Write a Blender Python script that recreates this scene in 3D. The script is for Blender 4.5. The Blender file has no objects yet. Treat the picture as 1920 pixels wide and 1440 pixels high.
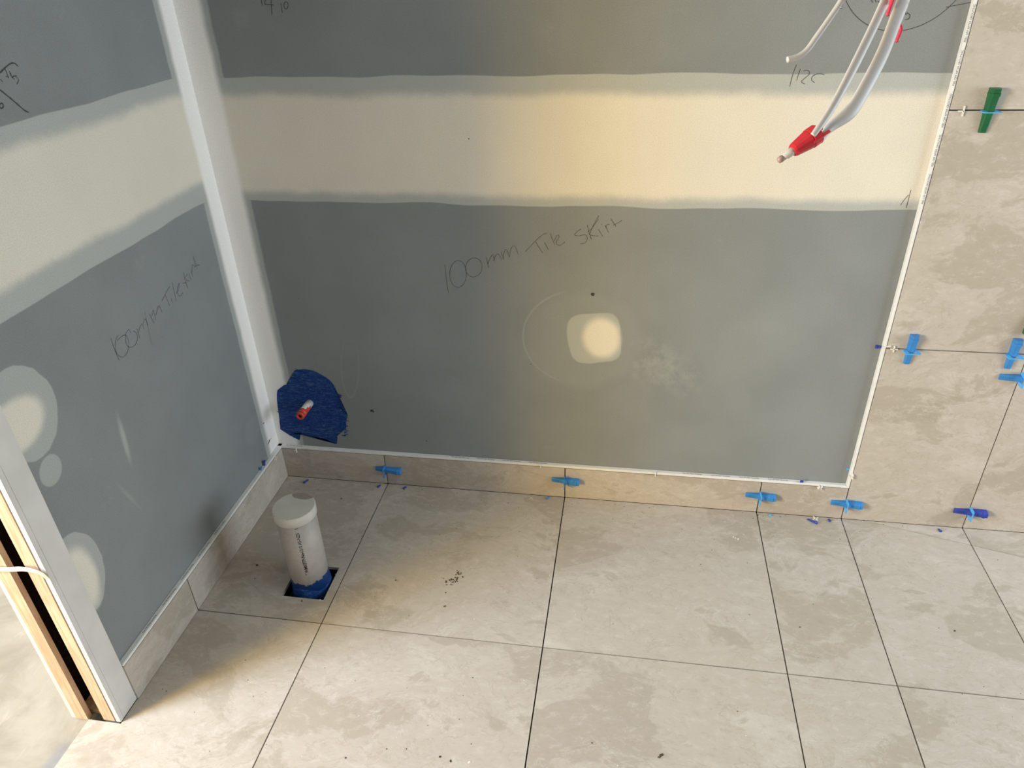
import bpy, bmesh, math, random
from mathutils import Vector, Matrix
random.seed(7)
C = bpy.context.scene
COL = C.collection

# ------------------------------------------------------------------ camera
FPX = 1366.54
YAW, PITCH, ROLL = -0.1753, -0.5405, -0.0364
CAM = Vector((1.1362, -1.8554, 1.5424))
_f = Vector((math.sin(YAW) * math.cos(PITCH), math.cos(YAW) * math.cos(PITCH), math.sin(PITCH)))
_r0 = Vector((math.cos(YAW), -math.sin(YAW), 0)); _u0 = _r0.cross(_f)
_r = _r0 * math.cos(ROLL) + _u0 * math.sin(ROLL)
_u = -_r0 * math.sin(ROLL) + _u0 * math.cos(ROLL)
cd = bpy.data.cameras.new('camera'); cam = bpy.data.objects.new('camera', cd); COL.objects.link(cam)
cam.matrix_world = Matrix(((_r.x, _u.x, -_f.x, CAM.x), (_r.y, _u.y, -_f.y, CAM.y), (_r.z, _u.z, -_f.z, CAM.z), (0, 0, 0, 1)))
cd.sensor_width = 36.0; cd.lens = FPX * 36 / 1920; cd.clip_start = 0.02
C.camera = cam

# ------------------------------------------------------------------ world, lights, exposure
w = bpy.data.worlds.new('World'); C.world = w; w.use_nodes = True
bg = w.node_tree.nodes['Background']; bg.inputs[0].default_value = (1.0, 0.96, 0.87, 1); bg.inputs[1].default_value = 0.20
def area(name, loc, target, sx, sy, power, col):
    d = bpy.data.lights.new(name, 'AREA'); d.shape = 'RECTANGLE'; d.size = sx; d.size_y = sy; d.energy = power; d.color = col
    o = bpy.data.objects.new(name, d); COL.objects.link(o); o.location = loc
    o.rotation_euler = (Vector(target) - Vector(loc)).to_track_quat('-Z', 'Z').to_euler(); return o
# daylight opening close beside the doorway in the next room
area('doorway_daylight', (-0.95, -1.60, 1.75), (0.5, -0.6, 0.0), 0.11, 0.6, 47, (0.88, 0.94, 1.0))
# bluish sky light from the window of the next room
area('window_daylight', (-2.20, -2.50, 1.55), (0.5, -0.6, 0.2), 0.26, 0.9, 88, (0.55, 0.76, 1.0))
# warm lamp light in the next room
area('room_lamp', (-1.86, -3.02, 1.18), (0.8, -0.1, 0.7), 0.28, 0.8, 116, (1.0, 0.64, 0.12))
# broad unseen fill light from the back left, added as a weak lift
area('side_fill', (-1.2, -3.4, 1.6), (0.8, -0.8, 0.0), 0.9, 1.0, 6, (1.0, 0.98, 0.88))
# soft cool fill light, unseen at the right, added to brighten the left wall
area('left_wall_fill', (4.0, -0.80, 1.2), (0.0, -0.6, 0.8), 1.1, 1.7, 56, (0.86, 0.97, 1.0))
C.view_settings.view_transform = 'Standard'; C.view_settings.look = 'None'; C.view_settings.gamma = 1
C.view_settings.use_curve_mapping = False; C.view_settings.exposure = -0.02

# ------------------------------------------------------------------ pixel -> world
def ray(u, v): return _f + _r * ((u - 960) / FPX) - _u * ((v - 720) / FPX)
def hit(u, v, ax, val):
    d = ray(u, v); return CAM + d * ((val - CAM[ax]) / d[ax])
def deep(u, v, s): return CAM + ray(u, v) * s

# ------------------------------------------------------------------ materials
def new_mat(name):
    m = bpy.data.materials.new(name); m.use_nodes = True
    nt = m.node_tree; b = nt.nodes['Principled BSDF']; return m, nt, b
class X:                                             # tiny expression builder for shader maths
    def __init__(s, nt, sock): s.nt = nt; s.k = sock
    def op(s, o, b=None, c=None):
        n = s.nt.nodes.new('ShaderNodeMath'); n.operation = o
        for i, q in enumerate((s, b, c)):
            if q is None: continue
            if isinstance(q, X): s.nt.links.new(q.k, n.inputs[i])
            else: n.inputs[i].default_value = q
        return X(s.nt, n.outputs[0])
    def __add__(s, b): return s.op('ADD', b)
    def __sub__(s, b): return s.op('SUBTRACT', b)
    def __mul__(s, b): return s.op('MULTIPLY', b)
    def max(s, b): return s.op('MAXIMUM', b)
    def min(s, b): return s.op('MINIMUM', b)
    def sq(s): return s.op('MULTIPLY', s)
    def sqrt(s): return s.op('SQRT')
    def abs(s): return s.op('ABSOLUTE')
    def step(s, a, b):                                # smoothstep from a (0) to b (1)
        n = s.nt.nodes.new('ShaderNodeMapRange'); n.interpolation_type = 'SMOOTHSTEP'
        s.nt.links.new(s.k, n.inputs[0])
        lo, hi = (a, b) if a < b else (b, a)
        n.inputs[1].default_value = lo; n.inputs[2].default_value = hi
        n.inputs[3].default_value = 0 if a < b else 1; n.inputs[4].default_value = 1 if a < b else 0
        return X(s.nt, n.outputs[0])
def noise(nt, vec, scale, detail=3, rough=0.5, dist=0.0):
    n = nt.nodes.new('ShaderNodeTexNoise'); n.inputs['Scale'].default_value = scale
    n.inputs['Detail'].default_value = detail; n.inputs['Roughness'].default_value = rough
    n.inputs['Distortion'].default_value = dist
    if vec is not None: nt.links.new(vec, n.inputs['Vector'])
    return X(nt, n.outputs[0])
def mix(nt, fac, a, b):
    n = nt.nodes.new('ShaderNodeMix'); n.data_type = 'RGBA'
    if isinstance(fac, X): nt.links.new(fac.k, n.inputs[0])
    else: n.inputs[0].default_value = fac
    for q, i in ((a, 6), (b, 7)):
        if isinstance(q, tuple): n.inputs[i].default_value = (*q, 1)
        else: nt.links.new(q, n.inputs[i])
    return n.outputs[2]
def bump(nt, b, h, strength=0.2, dist=0.001):
    n = nt.nodes.new('ShaderNodeBump'); n.inputs['Strength'].default_value = strength; n.inputs['Distance'].default_value = dist
    nt.links.new(h.k, n.inputs['Height']); nt.links.new(n.outputs[0], b.inputs['Normal'])
def coords(nt, obj=True):
    n = nt.nodes.new('ShaderNodeTexCoord'); s = nt.nodes.new('ShaderNodeSeparateXYZ')
    out = n.outputs['Object' if obj else 'UV']; nt.links.new(out, s.inputs[0])
    return out, X(nt, s.outputs[0]), X(nt, s.outputs[1]), X(nt, s.outputs[2])
def vscale(nt, vec, s):
    n = nt.nodes.new('ShaderNodeVectorMath'); n.operation = 'MULTIPLY'; nt.links.new(vec, n.inputs[0]); n.inputs[1].default_value = s
    return n.outputs[0]
def simple(name, col, rough=0.5, var=0.08, scale=20, spec=0.4, trans=0.0, sub=0.0):
    m, nt, b = new_mat(name); v, x, y, z = coords(nt)
    n = noise(nt, v, scale, 4)
    dark = tuple(c * (1 - var) for c in col); lite = tuple(min(1, c * (1 + var)) for c in col)
    nt.links.new(mix(nt, n.step(0.3, 0.7), dark, lite), b.inputs['Base Color'])
    b.inputs['Roughness'].default_value = rough; b.inputs['Specular IOR Level'].default_value = spec
    if trans: b.inputs['Transmission Weight'].default_value = trans
    return m
BOARD = (0.255, 0.277, 0.291); THIN = (0.45, 0.475, 0.475); CREAM = (0.77, 0.735, 0.66); WHITE = (0.92, 0.915, 0.92)

def ellipse(x, z, cx, cz, rx, rz, rot=0.0, wob=None):
    ca, sa = math.cos(rot), math.sin(rot)
    dx = x - cx; dz = z - cz
    a = (dx * ca + dz * sa) * (1 / rx); c = (dz * ca - dx * sa) * (1 / rz)
    d = (a.sq() + c.sq()).sqrt()
    return d + wob if wob is not None else d
def squircle(x, z, cx, cz, rx, rz, rot=0.0, wob=None):
    ca, sa = math.cos(rot), math.sin(rot)
    dx = x - cx; dz = z - cz
    a = (dx * ca + dz * sa) * (1 / rx); c = (dz * ca - dx * sa) * (1 / rz)
    d = (a.sq().sq() + c.sq().sq()).sqrt().sqrt()
    return d + wob if wob is not None else d
def board_mat(name, side):
    m, nt, b = new_mat(name); v, x, y, z = coords(nt)
    h = x if side == 'back' else (y * -1.0)          # distance from the corner
    wob = (noise(nt, v, 3.0, 2) - 0.5) * 0.030
    rag = (noise(nt, v, 60, 4, 0.7) - 0.5) * 0.010
    med = (noise(nt, v, 11, 3) - 0.5) * 0.02
    grain = noise(nt, v, 420, 4, 0.8)
    mott = noise(nt, v, 5, 4)
    base = mix(nt, mott.step(0.3, 0.7), tuple(c * 0.96 for c in BOARD), tuple(c * 1.05 for c in BOARD))
    # thin scuffed film around fillings
    if side == 'back':
        lo_o, lo_i, hi_i, hi_o = 0.962, 0.986, 1.234, 1.278
    else:
        lo_o, lo_i, hi_i, hi_o = 0.978, 1.030, 1.250, 1.290
    zz = z + wob
    zi = z + wob + rag + med
    outer = (zz.step(lo_o - 0.0015, lo_o + 0.0015)) * (zz.step(hi_o + 0.0015, hi_o - 0.0015))
    inner = (zi.step(lo_i - 0.014, lo_i + 0.014)) * (zi.step(hi_i + 0.016, hi_i - 0.016))
    hw = h + med * 0.5 + rag * 0.3
    if side == 'back':
        tape = hw.step(0.082, 0.060); tapeo = hw.step(0.094, 0.086)
    else:
        tape = hw.step(0.072, 0.050); tapeo = hw.step(0.088, 0.080)
    film = outer.max(tapeo * 0.85)
    fl = None; core = None; extra = []
    if side == 'back':
        wob2 = (noise(nt, v, 14, 2) - 0.5) * 0.16
        q = squircle(x, z, 1.050, 0.578, 0.074, 0.078, 0.15, wob2)
        film = film.max(q.step(1.05, 0.97) * 0.85)
        core = ellipse(x, z, 1.070, 0.580, 0.052, 0.062, 0.2, wob2).step(1.25, 0.75)
        ring = ellipse(x, z, 1.010, 0.575, 0.165, 0.150, 0.1)
        arc = (ring - 1.0).abs().step(0.035, 0.0) * x.step(0.99, 0.93)
        haze = ellipse(x, z, 1.02, 0.565, 0.17, 0.15, 0.1, wob2).step(1.12, 0.85) * 0.13
        sm = ellipse(x, z, 1.235, 0.50, 0.16, 0.085, -0.5, wob2 * 2.0).step(1.2, 0.3) * 0.36
        film = film.max(arc * 0.32).max(haze).max(sm * noise(nt, v, 25, 4, 0.7).step(0.35, 0.7))
        film = film.max(ellipse(x, z, 1.50, 0.60, 0.20, 0.13, 0.6, wob2 * 2.0).step(1.2, 0.2) * 0.12)
        f2 = ellipse(x, z, 0.30, 0.44, 0.028, 0.11, -0.15)
        film = film.max((f2 - 1.0).abs().step(0.10, 0.0) * z.step(0.58, 0.44) * 0.20)
    else:
        wob2 = (noise(nt, v, 14, 2) - 0.5) * 0.22
        q = ellipse(h, z, 0.845, 0.797, 0.083, 0.097, 0.0, wob2)
        film = film.max(q.step(1.02, 0.98) * 0.85)
        c1 = ellipse(h, z, 0.872, 0.787, 0.075, 0.055, 0.0, wob2).step(1.15, 0.75)
        q2 = ellipse(h, z, 0.875, 0.405, 0.062, 0.105, 0.0, wob2)
        film = film.max(q2.step(1.02, 0.98) * 0.8).max(ellipse(h, z, 0.842, 0.66, 0.030, 0.034, 0.5).step(1.05, 0.9) * 0.75)
        c2 = ellipse(h, z, 0.880, 0.39, 0.042, 0.085, 0.0, wob2).step(1.2, 0.7)
        core = c1.max(c2)
        s = ellipse(h, z, 0.632, 0.587, 0.010, 0.075, 0.10).step(1.2, 0.2)
        s2 = ellipse(h, z, 0.68, 0.46, 0.006, 0.07, -0.35).step(1.2, 0.2)
        film = film.max(s * 0.75).max(s2 * 0.25)
        film = film.max(ellipse(h, z, 0.13, 0.27, 0.05, 0.05, 0.0, wob2).step(1.2, 0.6) * 0.12)
    sp = noise(nt, v, 160, 3, 0.8)
    film = film.max(noise(nt, v, 9, 5, 0.7).step(0.60, 0.85) * 0.25).max(outer * sp.step(0.55, 0.75) * 1.25).min(1.0)
    col = mix(nt, film, base, THIN)
    body = inner
    if core is not None: body = inner.max(core)
    creamc = mix(nt, noise(nt, v, 7, 3).step(0.3, 0.7), CREAM, tuple(c * 0.965 for c in CREAM))
    col = mix(nt, body, col, creamc)
    col = mix(nt, tape, col, WHITE)
    g = mix(nt, grain.step(0.3, 0.75), (0.86, 0.86, 0.86), (1.13, 1.13, 1.13))
    mm = nt.nodes.new('ShaderNodeMix'); mm.data_type = 'RGBA'; mm.blend_type = 'MULTIPLY'; mm.inputs[0].default_value = 1
    nt.links.new(col, mm.inputs[6]); nt.links.new(g, mm.inputs[7])
    nt.links.new(mm.outputs[2], b.inputs['Base Color'])
    b.inputs['Roughness'].default_value = 0.9; b.inputs['Specular IOR Level'].default_value = 0.15
    bump(nt, b, grain * 0.3 + body * 1.0, 0.15, 0.0006)
    return m

def tile_mat():
    m, nt, b = new_mat('beige_travertine_tile')
    tc = nt.nodes.new('ShaderNodeTexCoord'); at = nt.nodes.new('ShaderNodeAttribute'); at.attribute_name = 'tid'
    add = nt.nodes.new('ShaderNodeVectorMath'); add.operation = 'ADD'
    nt.links.new(tc.outputs['UV'], add.inputs[0]); nt.links.new(at.outputs['Vector'], add.inputs[1])
    v = add.outputs[0]
    wv = noise(nt, v, 2.2, 3, 0.5); w2 = nt.nodes.new('ShaderNodeTexNoise'); w2.inputs['Scale'].default_value = 4.5; w2.inputs['Detail'].default_value = 4
    nt.links.new(v, w2.inputs['Vector']); wm = nt.nodes.new('ShaderNodeVectorMath'); wm.operation = 'MULTIPLY_ADD'
    nt.links.new(w2.outputs[1], wm.inputs[0]); wm.inputs[1].default_value = (0.16, 0.16, 0.0); nt.links.new(v, wm.inputs[2])
    st = vscale(nt, wm.outputs[0], (0.62, 1.15, 1.0))
    big = noise(nt, st, 3.6, 8, 0.60, 0.3)
    flow = noise(nt, st, 6.5, 10, 0.66, 0.4)
    fine = noise(nt, vscale(nt, v, (0.75, 1.2, 1)), 42, 8, 0.78, 0.4)
    pits = noise(nt, v, 150, 3, 0.6)
    A = (0.500, 0.452, 0.408); Bc = (0.375, 0.328, 0.275); L = (0.625, 0.590, 0.555)
    c = mix(nt, big.step(0.525, 0.555) * 0.55, A, Bc)
    c = mix(nt, big.step(0.44, 0.36) * 0.35, c, L)
    c = mix(nt, (flow - 0.50).abs().step(0.016, 0.0) * fine.step(0.42, 0.58) * 0.75, c, Bc)
    c = mix(nt, (flow - 0.58).abs().step(0.012, 0.0) * 0.40, c, L)
    c = mix(nt, flow.step(0.60, 0.63) * 0.50, c, Bc)
    c = mix(nt, fine.step(0.50, 0.66) * 0.42, c, L)
    c = mix(nt, fine.step(0.47, 0.34) * 0.42, c, Bc)
    c = mix(nt, pits.step(0.68, 0.78) * 0.40, c, (0.25, 0.215, 0.175))
    nt.links.new(c, b.inputs['Base Color'])
    b.inputs['Roughness'].default_value = 0.62; b.inputs['Specular IOR Level'].default_value = 0.28
    bump(nt, b, fine + flow, 0.12, 0.0008)
    return m

M = {}
M['back'] = board_mat('skimmed_plasterboard_back', 'back')
M['left'] = board_mat('skimmed_plasterboard_left', 'left')
M['tile'] = tile_mat()
M['dark'] = simple('dark_joint', (0.010, 0.008, 0.007), 0.95, 0.3, 90, 0.05)
M['pit'] = simple('dark_pit_rubble', (0.05, 0.045, 0.04), 0.95, 0.75, 110, 0.1)
M['trim'] = simple('white_trim_film', (0.80, 0.81, 0.82), 0.42, 0.03, 40)
M['ink'] = simple('grey_ink', (0.10, 0.10, 0.11), 0.7, 0.1, 50, 0.1)
M['inkdark'] = simple('black_ink', (0.03, 0.03, 0.03), 0.7, 0.1, 50, 0.1)
M['pencil'] = simple('pencil_graphite', (0.060, 0.065, 0.065), 0.6, 0.3, 300, 0.3)
M['blue'] = simple('blue_plastic', (0.038, 0.235, 0.60), 0.38, 0.10, 30, 0.5)
M['skyblue'] = simple('light_blue_plastic', (0.10, 0.44, 0.86), 0.4, 0.08, 30, 0.5)
M['navy'] = simple('dark_blue_plastic', (0.030, 0.055, 0.36), 0.4, 0.15, 30, 0.5)
M['green'] = simple('green_plastic', (0.007, 0.115, 0.040), 0.4, 0.12, 30, 0.5)
M['whiteplastic'] = simple('white_plastic', (0.80, 0.79, 0.75), 0.45, 0.03, 30, 0.5)
M['cable'] = simple('white_cable_sheath', (0.56, 0.545, 0.555), 0.42, 0.03, 30, 0.5)
M['red'] = simple('red_plastic', (0.56, 0.022, 0.035), 0.28, 0.12, 60, 0.6)
M['redwire'] = simple('red_wire', (0.62, 0.05, 0.09), 0.45, 0.08, 60, 0.4)
M['orange'] = simple('orange_red_plastic', (0.62, 0.075, 0.045), 0.5, 0.1, 60, 0.4)
M['orangein'] = simple('red_bore', (0.45, 0.012, 0.012), 0.5, 0.1, 60, 0.4)
M['clear'] = simple('clear_plastic', (0.80, 0.78, 0.74), 0.2, 0.05, 60, 0.5, trans=0.35)
M['copper'] = simple('tarnished_metal_tip', (0.36, 0.24, 0.23), 0.4, 0.2, 60, 0.5)
M['jamb'] = simple('white_primed_board', (0.66, 0.65, 0.65), 0.6, 0.05, 12)
M['ceiling'] = simple('ceiling_plasterboard', (0.62, 0.62, 0.60), 0.9, 0.03, 6)
M['wallfar'] = simple('plain_white_plaster', (0.62, 0.61, 0.58), 0.9, 0.03, 6)
M['strap'] = simple('pale_yellow_strap', (0.80, 0.76, 0.66), 0.5, 0.05, 20)
M['grit'] = simple('brown_grit', (0.10, 0.078, 0.055), 0.9, 0.4, 200, 0.1)
M['dust'] = simple('white_dust', (0.72, 0.70, 0.66), 0.9, 0.1, 200, 0.1)
def timber_mat():
    m, nt, b = new_mat('pine_timber'); v, x, y, z = coords(nt)
    st = vscale(nt, v, (22, 22, 1.2)); n = noise(nt, st, 5, 5, 0.6, 1.2); k = noise(nt, v, 9, 3)
    c = mix(nt, n.step(0.35, 0.65), (0.46, 0.32, 0.215), (0.60, 0.47, 0.355))
    c = mix(nt, k.step(0.5, 0.7) * 0.5, c, (0.42, 0.27, 0.18))
    nt.links.new(c, b.inputs['Base Color']); b.inputs['Roughness'].default_value = 0.75; bump(nt, b, n, 0.2, 0.001); return m
M['timber'] = timber_mat()
def concrete_mat():
    m, nt, b = new_mat('raw_concrete'); v, x, y, z = coords(nt)
    n = noise(nt, v, 4, 8, 0.65, 0.8); s = noise(nt, vscale(nt, v, (30, 6, 1)), 2, 5, 0.6, 1.0)
    c = mix(nt, n.step(0.35, 0.65), (0.27, 0.245, 0.205), (0.37, 0.345, 0.30))
    c = mix(nt, s.step(0.55, 0.75) * 0.35, c, (0.46, 0.44, 0.40))
    stain = ellipse(x, y, -0.085, -1.10, 0.03, 0.10, 0.1, (n - 0.5)).step(1.2, 0.5)
    c = mix(nt, stain * 0.45, c, (0.16, 0.20, 0.30))
    nt.links.new(c, b.inputs['Base Color']); b.inputs['Roughness'].default_value = 0.9; bump(nt, b, n + s * 0.5, 0.4, 0.002); return m
M['concrete'] = concrete_mat()
def paint_mat():
    m, nt, b = new_mat('blue_waterproofing_paint'); v, x, y, z = coords(nt)
    st = vscale(nt, v, (1, 1, 6)); n = noise(nt, st, 40, 7, 0.75, 0.8); sc = noise(nt, vscale(nt, v, (1, 1, 1.6)), 26, 5, 0.8, 3.0); big = noise(nt, v, 14, 4)
    c = mix(nt, n.step(0.3, 0.75), (0.003, 0.030, 0.170), (0.006, 0.062, 0.270))
    c = mix(nt, big.step(0.50, 0.66) * n.step(0.45, 0.62) * 0.55, c, (0.05, 0.14, 0.30))
    c = mix(nt, (sc - 0.5).abs().step(0.009, 0.0) * n.step(0.48, 0.56), c, (0.42, 0.48, 0.56))
    nt.links.new(c, b.inputs['Base Color']); b.inputs['Roughness'].default_value = 0.55; b.inputs['Specular IOR Level'].default_value = 0.2; bump(nt, b, n, 0.3, 0.001); return m
M['paint'] = paint_mat()
def smear_mat():
    m, nt, b = new_mat('thin_blue_paint_smear'); v, x, y, z = coords(nt)
    n = noise(nt, v, 50, 6, 0.75, 0.6)
    nt.links.new(mix(nt, n.step(0.3, 0.75), (0.10, 0.22, 0.36), (0.17, 0.26, 0.34)), b.inputs['Base Color'])
    b.inputs['Roughness'].default_value = 0.6; return m
M['smear'] = smear_mat()
def pipe_mat():
    m, nt, b = new_mat('white_pvc_pipe'); v, x, y, z = coords(nt)
    n = noise(nt, v, 30, 5, 0.7, 0.5); d = noise(nt, vscale(nt, v, (1, 1, 0.25)), 38, 5, 0.75, 0.8)
    c = mix(nt, n.step(0.3, 0.7), (0.36, 0.335, 0.325), (0.42, 0.395, 0.38))
    c = mix(nt, d.step(0.60, 0.72) * z.step(0.20, 0.06) * 0.8, c, (0.30, 0.27, 0.22))
    zz = z + (noise(nt, v, 28, 4, 0.7) - 0.5) * 0.05
    c = mix(nt, zz.step(0.0405, 0.0375), c, (0.004, 0.050, 0.230))
    nt.links.new(c, b.inputs['Base Color']); b.inputs['Roughness'].default_value = 0.5; return m
M['pipe'] = pipe_mat()
def cap_mat():
    m, nt, b = new_mat('white_pipe_cap'); v, x, y, z = coords(nt)
    n = noise(nt, v, 20, 4)
    c = mix(nt, n.step(0.3, 0.7), (0.50, 0.50, 0.47), (0.56, 0.56, 0.525))
    w_ = (noise(nt, v, 60, 4, 0.7) - 0.5) * 0.5
    e = ellipse(x, y, 0.006, 0.043, 0.031, 0.0135, -0.1, w_)
    c = mix(nt, e.step(1.05, 0.95) * z.step(-0.003, -0.001), c, (0.27, 0.25, 0.22))
    chips = noise(nt, v, 70, 3, 0.6).step(0.66, 0.68) * (x.sq() + y.sq()).sqrt().step(0.048, 0.055)
    c = mix(nt, chips * z.step(-0.012, -0.002), c, (0.22, 0.21, 0.17))
    nt.links.new(c, b.inputs['Base Color']); b.inputs['Roughness'].default_value = 0.55; return m
M['cap'] = cap_mat()

# ------------------------------------------------------------------ helpers
def link(name, bm, mat, parent=None, smooth=False):
    me = bpy.data.meshes.new(name); bm.normal_update(); bm.to_mesh(me); bm.free()
    if smooth:
        for p in me.polygons: p.use_smooth = True
    me.materials.append(mat); o = bpy.data.objects.new(name, me); COL.objects.link(o)
    if parent: o.parent = parent
    return o
def tag(o, label=None, cat=None, group=None, kind=None):
    if label: o['label'] = label
    if cat: o['category'] = cat
    if group: o['group'] = group
    if kind: o['kind'] = kind
    return o
def empty(name, loc, label, cat, group=None, rot=None):
    o = bpy.data.objects.new(name, None); COL.objects.link(o); o.location = loc; o.empty_display_size = 0.02
    if rot is not None: o.rotation_euler = rot
    return tag(o, label, cat, group)
def box(bm, a, b, bev=0.0):
    r = bmesh.ops.create_cube(bm, size=1.0)
    for v in r['verts']:
        v.co = Vector([(a[i] + b[i]) / 2 + v.co[i] * (b[i] - a[i]) for i in range(3)])
    if bev:
        es = list({e for v in r['verts'] for e in v.link_edges}); bmesh.ops.bevel(bm, geom=es, offset=bev, segments=2, affect='EDGES')
def prism(bm, poly, origin, ex, ey, ez, d0, d1):
    """polygon in plane (ex,ey) extruded along ez between d0 and d1"""
    lo = [bm.verts.new(origin + ex * p[0] + ey * p[1] + ez * d0) for p in poly]
    hi = [bm.verts.new(origin + ex * p[0] + ey * p[1] + ez * d1) for p in poly]
    n = len(poly); bm.faces.new(hi); bm.faces.new(lo[::-1])
    for i in range(n): bm.faces.new((lo[i], lo[(i + 1) % n], hi[(i + 1) % n], hi[i]))
def tube(bm, pts, ra, rb=None, up=None, seg=14, widths=None, cap=True):
    """swept ellipse; ra across 'up' x tangent, rb along the normal; widths = per point multiplier pairs"""
    rb = rb or ra; rings = []
    for i, p in enumerate(pts):
        t = (pts[min(i + 1, len(pts) - 1)] - pts[max(i - 1, 0)]).normalized()
        U = up[i] if isinstance(up, list) else (up or Vector((0, 0, 1)))
        if abs(t.dot(U.normalized())) > 0.98: U = Vector((1, 0, 0))
        s = t.cross(U).normalized(); n = s.cross(t).normalized()
        ka, kb = widths[i] if widths else (1, 1)
        rings.append([bm.verts.new(p + s * (math.cos(q) * ra * ka) + n * (math.sin(q) * rb * kb)) for q in [2 * math.pi * k / seg for k in range(seg)]])
    for a, b in zip(rings, rings[1:]):
        for k in range(seg): bm.faces.new((a[k], a[(k + 1) % seg], b[(k + 1) % seg], b[k]))
    if cap: bm.faces.new(rings[0][::-1]); bm.faces.new(rings[-1])
def spline(pts, n=8):
    out = []; P = [pts[0]] + list(pts) + [pts[-1]]
    for i in range(1, len(P) - 2):
        for k in range(n):
            t = k / n; a, b, c, d = P[i - 1], P[i], P[i + 1], P[i + 2]
            out.append(0.5 * ((2 * b) + (c - a) * t + (2 * a - 5 * b + 4 * c - d) * t * t + (3 * b - a - 3 * c + d) * t ** 3))
    out.append(pts[-1]); return out
def lathe(bm, prof, axis_m, seg=48):
    rings = []
    for r, z in prof:
        if r < 1e-6: rings.append([bm.verts.new(axis_m @ Vector((0, 0, z)))])
        else: rings.append([bm.verts.new(axis_m @ Vector((r * math.cos(2 * math.pi * k / seg), r * math.sin(2 * math.pi * k / seg), z))) for k in range(seg)])
    for a, b in zip(rings, rings[1:]):
        for k in range(seg):
            k2 = (k + 1) % seg
            if len(a) == 1 and len(b) == 1: continue
            if len(a) == 1: bm.faces.new((a[0], b[k2], b[k]))
            elif len(b) == 1: bm.faces.new((a[k], a[k2], b[0]))
            else: bm.faces.new((a[k], a[k2], b[k2], b[k]))
    bmesh.ops.recalc_face_normals(bm, faces=bm.faces)
EXV, EYV, EZV = Vector((1, 0, 0)), Vector((0, 1, 0)), Vector((0, 0, 1))

# ------------------------------------------------------------------ setting: tiles laid as slabs over a dark bed
T = 0.014; SK = 0.1172                                 # tile face distance from board, skirting tile height
XJ = [0.3727, 0.9707, 1.5724, 1.8239, 2.1698, 2.7698, 3.3698]
YJ = [-0.6117, -1.2117, -1.8117, -2.4117]
def clip_poly(poly, nx, ny, d):                        # keep nx*x+ny*y <= d
    out = []
    for i, p in enumerate(poly):
        q = poly[(i + 1) % len(poly)]; a = nx * p[0] + ny * p[1] - d; b = nx * q[0] + ny * q[1] - d
        if a <= 0: out.append(p)
        if a * b < 0:
            t = a / (a - b); out.append((p[0] + (q[0] - p[0]) * t, p[1] + (q[1] - p[1]) * t))
    return out
class Tiles:
    def __init__(s): s.bm = bmesh.new(); s.uv = s.bm.loops.layers.uv.new('UVMap'); s.at = s.bm.faces.layers.float_vector.new('tid')
    def slab(s, poly, origin, ex, ey, ez, d0, d1, tid, rot=False):
        if len(poly) < 3: return
        n0 = len(s.bm.faces); prism(s.bm, poly, origin, ex, ey, ez, d0, d1)
        s.bm.faces.ensure_lookup_table()
        for f in list(s.bm.faces)[n0:]:
            f[s.at] = tid
            for l in f.loops:
                p = l.vert.co - origin; u, v = p.dot(ex), p.dot(ey)
                l[s.uv].uv = (v, u) if rot else (u, v)
    def done(s, name, parent=None): return link(name, s.bm, M['tile'], parent)
def rt(): return (random.uniform(0, 40), random.uniform(0, 40), random.uniform(0, 40))
G = 0.0016                                            # half of an open tile joint
O0 = Vector((0, 0, 0))
fl = Tiles()
# mitre cut of the shower fall, line through two measured points
pa, pb = hit(1628, 978, 2, 0), hit(1920, 1045, 2, 0)
dl = Vector((pb.x - pa.x, pb.y - pa.y)).normalized(); nx, ny = -dl.y, dl.x; dd = nx * pa.x + ny * pa.y
xs = [0.0112] + XJ; ys = [-T - 0.001] + YJ
for i in range(len(xs) - 1):
    for j in range(len(ys) - 1):
        x0 = xs[i] + (G if i else 0); x1 = xs[i + 1] - G; y1 = ys[j] - (G if j else 0); y0 = ys[j + 1] + G
        tid = rt(); P = lambda a, b, c, d: [(a, b), (c, b), (c, d), (a, d)]
        if i == 0 and j == 0:                          # cut-out around the waste pipe
            hx0, hx1, hy0, hy1 = 0.223, 0.347, -0.533, -0.409
            for q in (P(x0, y0, hx0, y1), P(hx1, y0, x1, y1), P(hx0, hy1, hx1, y1), P(hx0, y0, hx1, hy0)):
                fl.slab(q, O0, EXV, EYV, EZV, -0.010, 0, tid)
        elif i == 0 and j == 1:                        # notch at the doorway
            fl.slab(P(x0, -0.9585, x1, y1), O0, EXV, EYV, EZV, -0.010, 0, tid)
            fl.slab(P(-0.0725, y0, x1, -0.9585), O0, EXV, EYV, EZV, -0.010, 0, tid)
        elif i == 0: fl.slab(P(-0.0725 if j == 1 or ys[j] > -1.75 else x0, y0, x1, y1), O0, EXV, EYV, EZV, -0.010, 0, tid)
        elif j == 0 and i >= 3:
            q = P(x0, y0, x1, y1)
            fl.slab(clip_poly(q, nx, ny, dd - 0.0009), O0, EXV, EYV, EZV, -0.010, 0, tid)
            fl.slab(clip_poly(q, -nx, -ny, -dd - 0.0009), O0, EXV, EYV, EZV, -0.010, 0, rt())
        else: fl.slab(P(x0, y0, x1, y1), O0, EXV, EYV, EZV, -0.010, 0, tid)
floor = tag(fl.done('floor'), 'floor of large beige stone-look tiles with open dark joints', None, None, 'structure')
bm = bmesh.new()                                       # bedding under the tiles, open under the pipe cut-out
for a, b in (((-0.074, -2.41), (0.223, -0.958)), ((0.0, -0.958), (0.223, 0)), ((0.347, -2.41), (3.37, 0)), ((0.223, -0.409), (0.347, 0)), ((0.223, -2.41), (0.347, -0.533))):
    box(bm, (a[0], a[1], -0.045), (b[0], b[1], -0.010))
link('tile_bed', bm, M['dark'], floor)
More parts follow.
